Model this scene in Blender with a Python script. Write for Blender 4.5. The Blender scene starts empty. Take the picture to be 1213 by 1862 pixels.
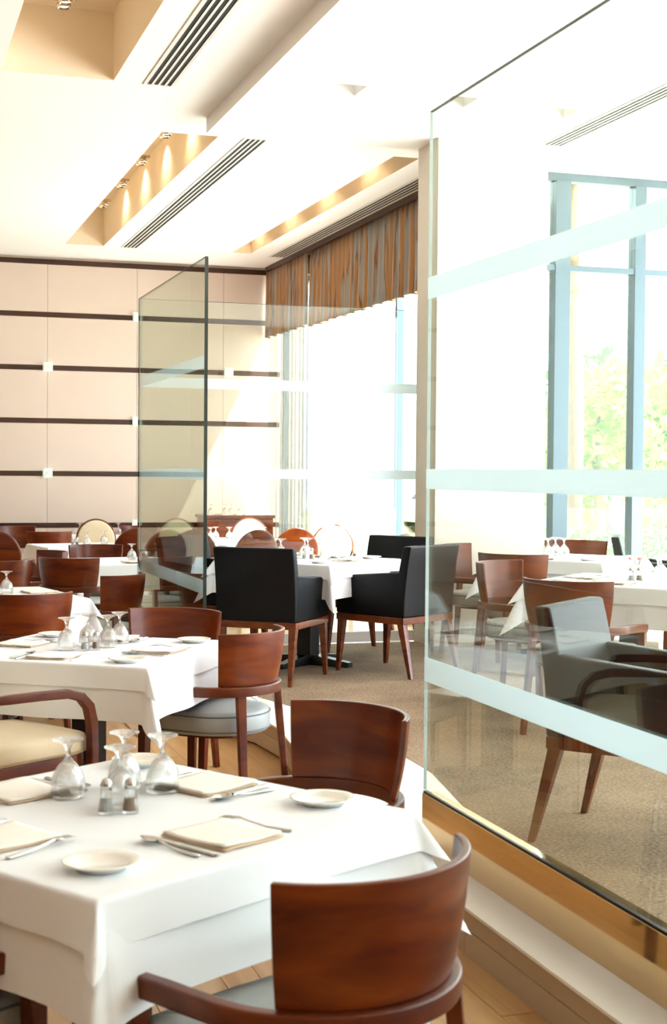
import bpy, math, random
from mathutils import Matrix, Vector
random.seed(7)
R = math.radians
sc = bpy.context.scene
COL = sc.collection

# ------------------------------------------------------------------ camera
def cam_axes(yaw, pitch, roll):
    y, p, r = R(yaw), R(pitch), R(roll)
    fw = Vector((math.sin(y)*math.cos(p), math.cos(y)*math.cos(p), math.sin(p)))
    rt = Vector((math.cos(y), -math.sin(y), 0)); up = rt.cross(fw)
    return rt*math.cos(r)+up*math.sin(r), up*math.cos(r)-rt*math.sin(r), fw
rt, up, fw = cam_axes(17.715, -1.615, .467)
cd = bpy.data.cameras.new('camera'); cam = bpy.data.objects.new('camera', cd); COL.objects.link(cam)
cam.matrix_world = Matrix(((rt.x, up.x, -fw.x, 0), (rt.y, up.y, -fw.y, 0), (rt.z, up.z, -fw.z, 1.56), (0, 0, 0, 1)))
cd.sensor_fit = 'VERTICAL'; cd.sensor_height = 36; cd.lens = 2631.7/1862*36
cd.clip_start = .05; cd.clip_end = 300
cd.dof.use_dof = True; cd.dof.focus_distance = 8.5; cd.dof.aperture_fstop = 7.1
sc.camera = cam

# ------------------------------------------------------------------ world, sun, exposure
w = bpy.data.worlds.new('sky'); sc.world = w; w.use_nodes = True
bg = w.node_tree.nodes['Background']; bg.inputs[0].default_value = (.80, .91, 1, 1); bg.inputs[1].default_value = 6.0
sl = bpy.data.lights.new('sun', 'SUN'); sl.energy = 22; sl.angle = R(.6); sl.color = (1, .99, .98)
sun = bpy.data.objects.new('sun', sl); COL.objects.link(sun)
sun.rotation_euler = Vector((-1, 1.2, -2)).to_track_quat('-Z', 'Y').to_euler()
sun.location = (12, 2, 14)
vs = sc.view_settings
vs.view_transform = 'Standard'; vs.look = 'None'; vs.gamma = 1; vs.use_curve_mapping = False
vs.exposure = 0.82
sc.cycles.max_bounces = 14; sc.cycles.diffuse_bounces = 6; sc.cycles.transparent_max_bounces = 24; sc.cycles.glossy_bounces = 6
sc.cycles.transmission_bounces = 10; sc.cycles.caustics_reflective = False; sc.cycles.caustics_refractive = False
sc.cycles.use_denoising = True; sc.cycles.sample_clamp_indirect = 8

# ------------------------------------------------------------------ materials
def srgb(r, g, b):
    f = lambda c: ((c/255+.055)/1.055)**2.4 if c > 10 else c/255/12.92
    return (f(r), f(g), f(b), 1)
def new_mat(name):
    m = bpy.data.materials.new(name); m.use_nodes = True
    return m, m.node_tree.nodes, m.node_tree.links, m.node_tree.nodes['Principled BSDF']
def plain(name, c, rough=.5, metal=0, spec=.5, coat=0, sheen=0, emit=0, noise=0, nscale=8, bump=0, bscale=60):
    m, n, l, b = new_mat(name)
    b.inputs['Base Color'].default_value = c; b.inputs['Roughness'].default_value = rough
    b.inputs['Metallic'].default_value = metal; b.inputs['Specular IOR Level'].default_value = spec
    b.inputs['Coat Weight'].default_value = coat; b.inputs['Coat Roughness'].default_value = .1
    b.inputs['Sheen Weight'].default_value = sheen
    if emit:
        b.inputs['Emission Color'].default_value = c; b.inputs['Emission Strength'].default_value = emit
    if noise or bump:
        tc = n.new('ShaderNodeTexCoord')
        if noise:
            t = n.new('ShaderNodeTexNoise'); t.inputs['Scale'].default_value = nscale; t.inputs['Detail'].default_value = 5
            l.new(tc.outputs['Object'], t.inputs['Vector'])
            mx = n.new('ShaderNodeMixRGB'); mx.blend_type = 'MIX'
            mx.inputs[1].default_value = tuple(x*(1-noise) for x in c[:3])+(1,)
            mx.inputs[2].default_value = tuple(min(1, x*(1+noise)) for x in c[:3])+(1,)
            l.new(t.outputs['Fac'], mx.inputs[0]); l.new(mx.outputs[0], b.inputs['Base Color'])
        if bump:
            t2 = n.new('ShaderNodeTexNoise'); t2.inputs['Scale'].default_value = bscale; t2.inputs['Detail'].default_value = 3
            l.new(tc.outputs['Object'], t2.inputs['Vector'])
            bp = n.new('ShaderNodeBump'); bp.inputs['Strength'].default_value = bump; bp.inputs['Distance'].default_value = .01
            l.new(t2.outputs['Fac'], bp.inputs['Height']); l.new(bp.outputs[0], b.inputs['Normal'])
    return m
def wood(name, c1, c2, scale=(2, 2, 26), rough=.28, coat=.35, loc_rand=True):
    m, n, l, b = new_mat(name)
    tc = n.new('ShaderNodeTexCoord'); mp = n.new('ShaderNodeMapping'); mp.inputs['Scale'].default_value = scale
    l.new(tc.outputs['Object'], mp.inputs['Vector'])
    if loc_rand:
        oi = n.new('ShaderNodeObjectInfo'); ml = n.new('ShaderNodeMath'); ml.operation = 'MULTIPLY'; ml.inputs[1].default_value = 37
        l.new(oi.outputs['Random'], ml.inputs[0]); l.new(ml.outputs[0], mp.inputs['Location'])
    t = n.new('ShaderNodeTexNoise'); t.inputs['Scale'].default_value = 1.6; t.inputs['Detail'].default_value = 6; t.inputs['Distortion'].default_value = .9
    l.new(mp.outputs[0], t.inputs['Vector'])
    cr = n.new('ShaderNodeValToRGB'); cr.color_ramp.elements[0].position = .32; cr.color_ramp.elements[0].color = c1
    cr.color_ramp.elements[1].position = .68; cr.color_ramp.elements[1].color = c2
    l.new(t.outputs['Fac'], cr.inputs[0]); l.new(cr.outputs[0], b.inputs['Base Color'])
    b.inputs['Roughness'].default_value = rough; b.inputs['Coat Weight'].default_value = coat; b.inputs['Coat Roughness'].default_value = .12
    b.inputs['Specular IOR Level'].default_value = .35
    return m
def clear_glass(name, tint, refl=1.0, rough=0.0, ior=1.5):
    m, n, l, b = new_mat(name); n.remove(b); out = n['Material Output']
    tr = n.new('ShaderNodeBsdfTransparent'); tr.inputs[0].default_value = tint
    gl = n.new('ShaderNodeBsdfGlossy'); gl.inputs['Roughness'].default_value = rough; gl.inputs['Color'].default_value = (.95, 1, .98, 1)
    lw = n.new('ShaderNodeLayerWeight'); lw.inputs[0].default_value = .5          # 1 - |cos|, the same from both faces
    pw = n.new('ShaderNodeMath'); pw.operation = 'POWER'; pw.inputs[1].default_value = 5; l.new(lw.outputs['Facing'], pw.inputs[0])
    r0 = ((ior-1)/(ior+1))**2
    fr = n.new('ShaderNodeMath'); fr.operation = 'MULTIPLY_ADD'; fr.inputs[1].default_value = 1-r0; fr.inputs[2].default_value = r0; l.new(pw.outputs[0], fr.inputs[0])
    mu = n.new('ShaderNodeMath'); mu.operation = 'MULTIPLY'; mu.inputs[1].default_value = refl; mu.use_clamp = True
    mx = n.new('ShaderNodeMixShader'); l.new(fr.outputs[0], mu.inputs[0]); l.new(mu.outputs[0], mx.inputs[0])
    l.new(tr.outputs[0], mx.inputs[1]); l.new(gl.outputs[0], mx.inputs[2]); l.new(mx.outputs[0], out.inputs[0])
    return m
def goblet_glass(name):
    m, n, l, b = new_mat(name); n.remove(b); out = n['Material Output']
    tr = n.new('ShaderNodeBsdfTransparent'); tr.inputs[0].default_value = (.97, .98, .98, 1)
    gl = n.new('ShaderNodeBsdfGlass'); gl.inputs['IOR'].default_value = 1.42; gl.inputs['Roughness'].default_value = .0
    mx = n.new('ShaderNodeMixShader'); mx.inputs[0].default_value = .55
    l.new(tr.outputs[0], mx.inputs[1]); l.new(gl.outputs[0], mx.inputs[2]); l.new(mx.outputs[0], out.inputs[0])
    return m
def translucent(name, c, trans=.5, transp=0.0):
    m, n, l, b = new_mat(name); n.remove(b); out = n['Material Output']
    d = n.new('ShaderNodeBsdfDiffuse'); d.inputs[0].default_value = c
    t = n.new('ShaderNodeBsdfTranslucent'); t.inputs[0].default_value = c
    mx = n.new('ShaderNodeMixShader'); mx.inputs[0].default_value = trans
    l.new(d.outputs[0], mx.inputs[1]); l.new(t.outputs[0], mx.inputs[2]); last = mx
    if transp:
        tr = n.new('ShaderNodeBsdfTransparent'); m2 = n.new('ShaderNodeMixShader'); m2.inputs[0].default_value = transp
        l.new(mx.outputs[0], m2.inputs[1]); l.new(tr.outputs[0], m2.inputs[2]); last = m2
    l.new(last.outputs[0], out.inputs[0])
    return m
def curtain_mat(name, transp=0.0):
    m, n, l, b = new_mat(name); out = n['Material Output']
    tc = n.new('ShaderNodeTexCoord'); mp = n.new('ShaderNodeMapping'); mp.inputs['Scale'].default_value = (0, 5.2, .35)
    l.new(tc.outputs['Object'], mp.inputs['Vector'])
    t = n.new('ShaderNodeTexNoise'); t.inputs['Scale'].default_value = 1.7; t.inputs['Detail'].default_value = 3
    l.new(mp.outputs[0], t.inputs['Vector'])
    cr = n.new('ShaderNodeValToRGB'); e = cr.color_ramp.elements
    e[0].position = .40; e[0].color = srgb(160, 112, 62); e[1].position = .60; e[1].color = srgb(150, 146, 140)
    x = e.new(.47); x.color = srgb(176, 124, 66); x = e.new(.51); x.color = srgb(112, 74, 46); x = e.new(.54); x.color = srgb(142, 136, 130)
    l.new(t.outputs['Fac'], cr.inputs[0]); l.new(cr.outputs[0], b.inputs['Base Color'])
    b.inputs['Roughness'].default_value = .55; b.inputs['Sheen Weight'].default_value = .3
    tl = n.new('ShaderNodeBsdfTranslucent'); l.new(cr.outputs[0], tl.inputs[0])
    mx = n.new('ShaderNodeMixShader'); mx.inputs[0].default_value = .12
    l.new(b.outputs[0], mx.inputs[1]); l.new(tl.outputs[0], mx.inputs[2]); last = mx
    if transp:
        tr = n.new('ShaderNodeBsdfTransparent'); m2 = n.new('ShaderNodeMixShader'); m2.inputs[0].default_value = transp
        l.new(mx.outputs[0], m2.inputs[1]); l.new(tr.outputs[0], m2.inputs[2]); last = m2
    l.new(last.outputs[0], out.inputs[0])
    return m
def carpet_mat():
    m, n, l, b = new_mat('carpet')
    tc = n.new('ShaderNodeTexCoord')
    t = n.new('ShaderNodeTexNoise'); t.inputs['Scale'].default_value = 70; t.inputs['Detail'].default_value = 3
    t2 = n.new('ShaderNodeTexNoise'); t2.inputs['Scale'].default_value = 3; t2.inputs['Detail'].default_value = 4
    for q in (t, t2): l.new(tc.outputs['Object'], q.inputs['Vector'])
    cr = n.new('ShaderNodeValToRGB'); cr.color_ramp.elements[0].position = .3; cr.color_ramp.elements[0].color = srgb(100, 82, 64)
    cr.color_ramp.elements[1].position = .7; cr.color_ramp.elements[1].color = srgb(176, 154, 130)
    mx = n.new('ShaderNodeMixRGB'); mx.inputs[0].default_value = .3
    l.new(t.outputs['Fac'], mx.inputs[1]); l.new(t2.outputs['Fac'], mx.inputs[2]); l.new(mx.outputs[0], cr.inputs[0])
    l.new(cr.outputs[0], b.inputs['Base Color']); b.inputs['Roughness'].default_value = .95; b.inputs['Specular IOR Level'].default_value = .1
    bp = n.new('ShaderNodeBump'); bp.inputs['Strength'].default_value = .6; bp.inputs['Distance'].default_value = .006
    l.new(t.outputs['Fac'], bp.inputs['Height']); l.new(bp.outputs[0], b.inputs['Normal'])
    return m
M = {}
M['recess'] = plain('recess_warm_dim', srgb(238, 222, 198), .8, spec=.2)  # ceiling white tinted beige to carry the warm, dim light inside the recesses
M['ceil'] = plain('ceiling_paint', srgb(245, 244, 242), .8, spec=.2)
M['wallpanel'] = plain('wall_panel', srgb(214, 195, 181), .6, noise=.02, nscale=3, spec=.25)
M['darkwood'] = wood('dark_rail_wood', srgb(46, 22, 10), srgb(72, 38, 20), (1, 14, 14), .4, .1)
M['white'] = plain('white_paint', srgb(244, 243, 240), .7, spec=.2)
M['tan'] = plain('tan_wall', srgb(160, 144, 128), .6)
M['pier'] = plain('pier_plaster', srgb(232, 224, 212), .75, spec=.2)
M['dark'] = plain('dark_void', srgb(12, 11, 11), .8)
M['alu'] = plain('vent_metal', srgb(226, 224, 220), .4, metal=.2)
M['frame'] = plain('window_frame', srgb(92, 110, 122), .4, metal=.3)
M['carpet'] = carpet_mat()
M['oak'] = wood('oak_floor', srgb(180, 134, 84), srgb(208, 166, 112), (9, .8, 4), .3, .25)
M['step'] = plain('step_stone', srgb(192, 170, 142), .35, noise=.04, nscale=5)
M['nosing'] = plain('step_white', srgb(246, 243, 238), .4)
M['plinth'] = plain('polished_plinth', srgb(214, 186, 140), .06, metal=.85)
M['channel'] = plain('channel_metal', srgb(40, 40, 40), .3, metal=.8)
M['glass'] = clear_glass('partition_glass', (.905, .935, .895, 1), 1.0)
M['glassedge'] = plain('glass_edge', srgb(34, 48, 44), .15, spec=.6)
M['winglass'] = clear_glass('window_glass', (.95, .98, .97, 1), .8)
M['frost'] = translucent('frosted_band', (.84, .93, .97, 1), .45)
M['chairwood'] = wood('chair_wood', srgb(72, 15, 2), srgb(122, 53, 9), (1.6, 1.6, 7), .34, .1)
M['chairframe'] = wood('chair_frame_wood', srgb(70, 20, 5), srgb(108, 47, 13), (2, 2, 6), .36, .1)
M['seat'] = plain('grey_vinyl', srgb(160, 166, 166), .42, bump=.05, bscale=200)
M['piping'] = plain('grey_piping', srgb(96, 100, 102), .5)
M['cream'] = plain('cream_fabric', srgb(214, 196, 164), .7, sheen=.2, bump=.08, bscale=160)
M['creampipe'] = plain('cream_piping', srgb(160, 136, 102), .6)
M['black'] = plain('black_leather', srgb(5, 6, 9), .48, spec=.25, bump=.06, bscale=120)
M['blackleg'] = wood('armchair_leg_wood', srgb(84, 32, 12), srgb(124, 62, 26), (4, 4, 9), .3, .3)
M['cloth'] = plain('white_linen', srgb(238, 241, 247), .75, sheen=.15, bump=.03, bscale=300, spec=.2)
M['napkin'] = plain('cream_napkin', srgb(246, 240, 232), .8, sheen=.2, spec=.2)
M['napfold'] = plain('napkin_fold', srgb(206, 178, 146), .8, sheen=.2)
M['china'] = plain('white_china', srgb(242, 240, 234), .15, spec=.6, coat=.4)
M['steel'] = plain('cutlery_steel', srgb(206, 204, 200), .16, metal=1)
M['goblet'] = goblet_glass('goblet_glass')
M['salt'] = plain('salt', srgb(236, 234, 230), .8); M['pepper'] = plain('pepper', srgb(196, 172, 152), .8)
M['blackmetal'] = plain('table_base_metal', srgb(16, 16, 17), .35, metal=.3)
M['lampwhite'] = plain('wall_light_glow', (1, .97, .9, 1), .3, emit=5)
M['lampwarm'] = plain('downlight_glow', (1, .82, .55, 1), .3, emit=14)
M['chrome'] = plain('fixture_chrome', srgb(190, 170, 140), .2, metal=1)
M['sconce'] = translucent('sconce_glass', (.75, .86, .82, 1), .4, .35)
M['curtain'] = curtain_mat('striped_curtain'); M['drape'] = translucent('glass_hazed_drape', srgb(128, 126, 124), .25, .5)  # drape's grey holds the glass haze; see-through so sunlight reaches the back wall
M['leaf'] = translucent('leaf', srgb(140, 168, 82), .3); M['leaf2'] = translucent('leaf_dark', srgb(92, 128, 74), .3)
M['bark'] = plain('bark', srgb(110, 88, 66), .9, noise=.2)
M['paving'] = plain('paving', srgb(226, 222, 214), .9, noise=.05, nscale=.5)
M['lawn'] = plain('lawn', srgb(150, 168, 92), .95, noise=.2, nscale=1)
M['red'] = plain('red_paint', srgb(190, 40, 30), .4); M['carblue'] = plain('car_blue', srgb(70, 100, 150), .3, coat=.5); M['carwhite'] = plain('car_white', srgb(230, 232, 234), .3, coat=.5)
M['tyre'] = plain('tyre', srgb(25, 25, 26), .7)
M['pink'] = plain('petal_pink', srgb(226, 150, 140), .6)

# ------------------------------------------------------------------ mesh helpers
class MB:
    def __init__(s): s.v = []; s.f = []
    def add(s, vs, fs):
        k = len(s.v); s.v += [tuple(p) for p in vs]; s.f += [tuple(i+k for i in f) for f in fs]; return s
    def box(s, x0, x1, y0, y1, z0, z1):
        return s.hexa([(x0, y0, z0), (x1, y0, z0), (x1, y1, z0), (x0, y1, z0), (x0, y0, z1), (x1, y0, z1), (x1, y1, z1), (x0, y1, z1)])
    def hexa(s, p):
        return s.add(p, [(3, 2, 1, 0), (4, 5, 6, 7), (0, 1, 5, 4), (1, 2, 6, 5), (2, 3, 7, 6), (3, 0, 4, 7)])
    def leg(s, a, b, wa, wb, da=None, db=None, rz=0):      # tapered bar from a to b, sections in the horizontal plane
        da = wa if da is None else da; db = wb if db is None else db; c, sn = math.cos(rz), math.sin(rz); p = []
        for q, ww, dd in ((b, wb, db), (a, wa, da)):
            for i, j in ((-1, -1), (1, -1), (1, 1), (-1, 1)):
                x, y = i*ww/2, j*dd/2; p.append((q[0]+x*c-y*sn, q[1]+x*sn+y*c, q[2]))
        return s.hexa(p)
    def sweep(s, path, w, h, up=(0, 0, 1), cap=True, n=4, taper=None):   # rectangular (n=4) or round section along a path
        path = [Vector(p) for p in path]; k = len(path); base = len(s.v); upv = Vector(up)
        for i, p in enumerate(path):
            t = (path[min(i+1, k-1)]-path[max(i-1, 0)]).normalized()
            u0 = upv if abs(t.dot(upv)) < .95 else Vector((0, 1, 0))
            sd = t.cross(u0).normalized(); uu = sd.cross(t).normalized()
            f = taper[i] if taper else 1
            if n == 4: ring = [(-1, -1), (1, -1), (1, 1), (-1, 1)]
            else: ring = [(math.cos(2*math.pi*j/n), math.sin(2*math.pi*j/n)) for j in range(n)]
            for a, b in ring: s.v.append(tuple(p+sd*(a*w/2*f)+uu*(b*h/2*f)))
        for i in range(k-1):
            for j in range(n):
                a = base+i*n+j; b = base+i*n+(j+1) % n; s.f.append((a, b, b+n, a+n))
        if cap:
            s.f.append(tuple(base+j for j in range(n))[::-1]); s.f.append(tuple(base+(k-1)*n+j for j in range(n)))
        return s
    def lathe(s, prof, seg=24, c=(0, 0, 0)):
        base = len(s.v); k = len(prof)
        for r, z in prof:
            for j in range(seg):
                a = 2*math.pi*j/seg; s.v.append((c[0]+r*math.cos(a), c[1]+r*math.sin(a), c[2]+z))
        for i in range(k-1):
            for j in range(seg):
                a = base+i*seg+j; b = base+i*seg+(j+1) % seg; s.f.append((a, b, b+seg, a+seg))
        if prof[0][0] > 1e-5: s.f.append(tuple(base+j for j in range(seg))[::-1])
        if prof[-1][0] > 1e-5: s.f.append(tuple(base+(k-1)*seg+j for j in range(seg)))
        return s
    def prism(s, poly, z0, z1):
        n = len(poly); base = len(s.v)
        s.v += [(x, y, z0) for x, y in poly]+[(x, y, z1) for x, y in poly]
        s.f.append(tuple(base+i for i in range(n))[::-1]); s.f.append(tuple(base+n+i for i in range(n)))
        for i in range(n):
            j = (i+1) % n; s.f.append((base+i, base+j, base+n+j, base+n+i))
        return s
    def build(s, name, mat, parent=None, smooth=False, bevel=0, seg=2, solid=0, sub=0):
        me = bpy.data.meshes.new(name); me.from_pydata(s.v, [], s.f); me.validate(); me.update()
        if smooth:
            for p in me.polygons: p.use_smooth = True
        me.materials.append(M[mat])
        o = bpy.data.objects.new(name, me); COL.objects.link(o)
        if parent: o.parent = parent
        if solid:
            md = o.modifiers.new('solid', 'SOLIDIFY'); md.thickness = solid; md.offset = 0
        if bevel:
            md = o.modifiers.new('bevel', 'BEVEL'); md.width = bevel; md.segments = seg; md.limit_method = 'ANGLE'; md.angle_limit = R(40)
            md.harden_normals = False
            for p in me.polygons: p.use_smooth = True
            md2 = o.modifiers.new('wn', 'WEIGHTED_NORMAL'); md2.keep_sharp = True
        if sub:
            md = o.modifiers.new('sub', 'SUBSURF'); md.levels = sub; md.render_levels = sub
        return o
def tag(o, label=None, cat=None, group=None, kind=None):
    if label: o['label'] = label
    if cat: o['category'] = cat
    if group: o['group'] = group
    if kind: o['kind'] = kind
    return o
def thing(name, label, cat, loc=(0, 0, 0), rz=0, group=None):
    o = bpy.data.objects.new(name, None); COL.objects.link(o); o.empty_display_size = .1
    o.location = loc; o.rotation_euler = (0, 0, rz)
    return tag(o, label, cat, group)
KIDS = {}
def copy_tree(o, parent=None):
    c = o.copy(); COL.objects.link(c)
    if parent is not None: c.parent = parent
    for ch in [x for x in o.children]: copy_tree(ch, c)
    return c
def facing(fx, fy): return math.atan2(-fx, fy)
def structure(o): o['kind'] = 'structure'; return o
def holes_plane(x0, x1, y0, y1, holes, put):
    xs = sorted({x0, x1, *[h[0] for h in holes], *[h[1] for h in holes]}); ys = sorted({y0, y1, *[h[2] for h in holes], *[h[3] for h in holes]})
    xs = [x for x in xs if x0 <= x <= x1]; ys = [y for y in ys if y0 <= y <= y1]
    for a, b in zip(xs, xs[1:]):
        for c, d in zip(ys, ys[1:]):
            mx, my = (a+b)/2, (c+d)/2
            if not any(h[0] < mx < h[1] and h[2] < my < h[3] for h in holes): put(a, b, c, d)

# ------------------------------------------------------------------ the setting
HM, HS, ZP = 4.32, 4.20, .17          # main ceiling, dropped ceiling, platform level
YB, XW = 19.15, 5.27                  # back wall, window wall of the rear section
GX, GY0, GY1, GY2 = 1.976, 5.03, 8.81, 11.17
XR, YW = 7.6, 11.6                    # outer right wall, frontal window wall

# floor: oak boards near the camera, plain oak beyond
fl = structure(MB().box(-5, XW+.1, -3.5, YB+.1, -.12, -.012).build('floor', 'oak'))
pl = MB().box(-.0575, .0575, -.72, .72, -.012, 0).build('plank', 'oak', fl, bevel=.0012, seg=1)
first = True
for i in range(22):
    x = 1.78-.1165*i
    for j in range(5):
        y = 1.6+1.445*j+(i*.53 % 1.4)
        o = pl if first else pl.copy()
        if not first: COL.objects.link(o)
        first = False; o.location = (x, y, 0)
far = MB()
far.box(-5, -.73, -3.5, YB+.1, -.012, -.001).box(-.73, 1.84, -3.5, .8, -.012, -.001).box(-.73, 1.84, 9.3, YB+.1, -.012, -.001).box(1.84, XW+.1, 11.3, YB+.1, -.012, -.001)
far.build('floor_surface', 'oak', fl)
# platform with its step
edge = [(1.84, -3.5), (1.84, 5.6), (1.90, 6.3), (2.06, 7.0), (2.13, 7.5), (2.10, 8.0), (1.95, 8.5), (1.84, 8.8), (1.84, 11.30)]
plat = structure(MB().prism([(XR, -3.5)]+[(XR, 11.30)]+edge[::-1], 0, ZP-.012).build('floor_platform', 'step'))
cedge = [(2.30, -3.5), (2.34, 5.5), (2.47, 6.2), (2.48, 6.6), (2.36, 8.2), (2.22, 8.75), (2.16, 11.05)]
MB().prism([(2.9, -3.5)]+[(2.9, 11.30)]+[(x-.03, y) for x, y in edge[::-1]], ZP-.012, ZP-.002).build('tread', 'nosing', plat)
MB().prism([(XR, -3.5)]+[(XR, 11.05)]+cedge[::-1], ZP-.004, ZP).build('carpet', 'carpet', plat)
for (a, b) in zip(edge, edge[1:]):
    n = max(1, int(math.dist(a, b)/1.2))
    for k in range(n):
        p = Vector(a).lerp(Vector(b), k/n); q = Vector(a).lerp(Vector(b), (k+1)/n); d = (q-p).normalized(); nrm = Vector((-d.y, d.x))
        for z0, z1 in ((.0, .083), (.086, ZP-.014)):
            m = MB(); e = d*.0015; p2, q2 = p+e, q-e
            m.prism([tuple(p2), tuple(q2), tuple(q2+nrm*.008), tuple(p2+nrm*.008)][::-1], z0, z1); m.build('riser_panel', 'step', plat)
# polished plinth under the first partition
pt = structure(MB().box(GX-.012, GX+.05, -3.4, GY0, ZP-.002, .36).build('trim_1', 'plinth', bevel=.002))
pt2 = structure(MB().box(GX-.012, GX+.05, GY1, GY2+.04, ZP-.002, .36).build('trim_2', 'plinth', bevel=.002))
pt3 = structure(MB().box(GX+.05, 4.6, GY2-.008, GY2+.04, ZP-.002, .25).build('trim_3', 'white', bevel=.002))

# back wall: panels between dark rails
wb = structure(MB().box(-5.2, XW+.4, YB+.03, YB+.25, 0, 5).build('wall_back', 'wallpanel'))
rails = [4.252, 3.568, 2.878, 2.188, 1.500, .822]; seams = [-4.86, -3.69, -2.51, -1.34, -.16, 1.01, 2.187, 3.36, 4.535, XW+.06]
rows = [(rails[i+1]+.033, rails[i]-.033) for i in range(5)]+[(.0, rails[5]-.033)]
for a, b in zip(seams, seams[1:]):
    for z0, z1 in rows: MB().box(a+.002, b-.002, YB, YB+.03, z0+.001, z1-.001).build('panel', 'wallpanel', wb)
for z in rails: MB().box(-5, XW+.06, YB-.006, YB+.03, z-.033, z+.033).build('rail', 'darkwood', wb, bevel=.003)
structure(MB().box(-5.2, -5, -3.7, YB+.25, 0, 5).build('wall_left', 'tan'))
structure(MB().box(-5.2, XR+.3, -3.7, -3.5, 0, 5).build('wall_near', 'tan'))

# pier between rear section and the frontal window
pr = structure(MB().box(4.27, 5.20, 10.72, 11.16, 0, 4.6).build('wall_pier', 'pier', bevel=.004))
MB().box(4.60, 5.44, 11.16, YW+.1, 0, 4.6).build('return_wall', 'pier', pr)
MB().box(4.262, 5.20, 10.712, 10.72, ZP, ZP+.06).box(4.262, 4.27, 10.712, 11.16, ZP, ZP+.06).build('skirting', 'pier', pr)

# rear window wall (X = XW): sill, head, frame and glazing
ww = structure(MB().box(XW, XW+.22, YW+.1, YB+.1, 0, .12).box(XW, XW+.22, YW+.1, YB+.1, 4.05, 5).build('wall_right', 'white'))
wn = structure(MB().box(XW+.06, XW+.14, YW+.1, YB, .12, .18).box(XW+.06, XW+.14, YW+.1, YB, 3.99, 4.05).build('window_1', 'frame'))
for y in (11.75, 14.55, 18.98): MB().box(XW+.06, XW+.14, y-.028, y+.028, .18, 3.99).build('mullion', 'frame', wn)
for a, b in ((11.78, 14.52), (14.58, 18.95)): MB().box(XW+.096, XW+.104, a, b, .18, 3.99).build('pane', 'winglass', wn)
# frontal window wall (Y = YW) right of the pier
wf = structure(MB().box(5.40, XR+.2, YW, YW+.09, ZP, ZP+.08).box(5.40, XR+.2, YW, YW+.09, 4.13, 4.3).box(5.40, XR+.2, YW-.02, YW+.07, 3.342, 3.392).build('window_2', 'frame'))
for x0, x1 in ((5.40, 5.44), (5.725, 5.87), (6.51, 6.62), (7.42, 7.56)): MB().box(x0, x1, YW-.03, YW+.1, ZP+.08, 4.13).build('mullion', 'frame', wf, bevel=.004)
for x0, x1 in ((5.44, 5.725), (5.87, 6.51), (6.62, 7.42)):
    for z0, z1 in ((ZP+.08, 3.342), (3.392, 4.13)): MB().box(x0, x1, YW+.03, YW+.038, z0, z1).build('pane', 'winglass', wf)
# outer right wall with tall windows
wr = structure(MB().box(XR, XR+.22, -3.5, YW+.1, 0, .3).box(XR, XR+.22, -3.5, YW+.1, 4.0, 5).build('wall_outer', 'white'))
w3 = structure(MB().box(XR+.06, XR+.14, -3.5, YW, .3, .36).box(XR+.06, XR+.14, -3.5, YW, 3.94, 4.0).build('window_3', 'frame'))
for k in range(9): MB().box(XR+.06, XR+.14, -3.4+k*1.86-.03, -3.4+k*1.86+.03, .36, 3.94).build('mullion', 'frame', w3)

# ceiling: recessed light slots, a dropped slab on the right
recs = [(.86, 1.64, 3.2, 10.35), (2.265, 2.735, 11.78, 18.0), (4.36, 4.60, 12.0, 17.95)]
ce = MB()
def quad(z):
    return lambda a, b, c, d: ce.add([(a, c, z), (b, c, z), (b, d, z), (a, d, z)], [(3, 2, 1, 0)])
holes_plane(-5, 2.505, -3.5, 11.2, recs, quad(HM)); holes_plane(-5, XW+.2, 11.2, YB+.1, recs, quad(HM))
RD = .48
rc = MB()
for x0, x1, y0, y1 in recs:
    z0, z1 = HM, HM+RD
    rc.add([(x0, y0, z0), (x1, y0, z0), (x1, y1, z0), (x0, y1, z0), (x0, y0, z1), (x1, y0, z1), (x1, y1, z1), (x0, y1, z1)],
           [(4, 7, 6, 5), (1, 0, 4, 5), (2, 1, 5, 6), (3, 2, 6, 7), (0, 3, 7, 4)])
cl = structure(ce.build('ceiling', 'ceil')); rc.build('light_recess', 'recess', cl)
MB().box(-5.2, XW+.4, 11.2, YB+.25, 4.95, 5.1).box(-5.2, XR+.4, -3.7, 11.75, 4.95, 5.1).build('sun_block_slab', 'white', cl)  # unseen slab added over the ceiling to keep sun and sky from leaking in
sq = [(2.97, 3.24, 9.46, 9.74), (3.82, 4.085, 9.5, 9.78), (4.67, 4.91, 9.56, 9.83), (2.97, 3.24, 6.4, 6.68), (3.82, 4.085, 6.4, 6.68), (4.67, 4.91, 6.4, 6.68)]
ce = MB(); holes_plane(2.505, XR+.2, -3.5, 11.2, sq, quad(HS))
ce.add([(2.505, -3.5, HS), (2.505, 11.2, HS), (2.505, 11.2, HM), (2.505, -3.5, HM)], [(0, 1, 2, 3)])
ce.add([(2.505, 11.2, HS), (XR+.2, 11.2, HS), (XR+.2, 11.2, HM), (2.505, 11.2, HM)], [(0, 1, 2, 3)])
ce.add([(5.38, 11.2, HS), (XR+.2, 11.2, HS), (XR+.2, YW+.1, HS), (5.38, YW+.1, HS)], [(3, 2, 1, 0)])
for x0, x1, y0, y1 in sq:
    z0, z1 = HS, HS+.22
    ce.add([(x0, y0, z0), (x1, y0, z0), (x1, y1, z0), (x0, y1, z0), (x0, y0, z1), (x1, y0, z1), (x1, y1, z1), (x0, y1, z1)],
           [(4, 7, 6, 5), (1, 0, 4, 5), (2, 1, 5, 6), (3, 2, 6, 7), (0, 3, 7, 4)])
ce.build('dropped_slab', 'ceil', cl)

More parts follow.
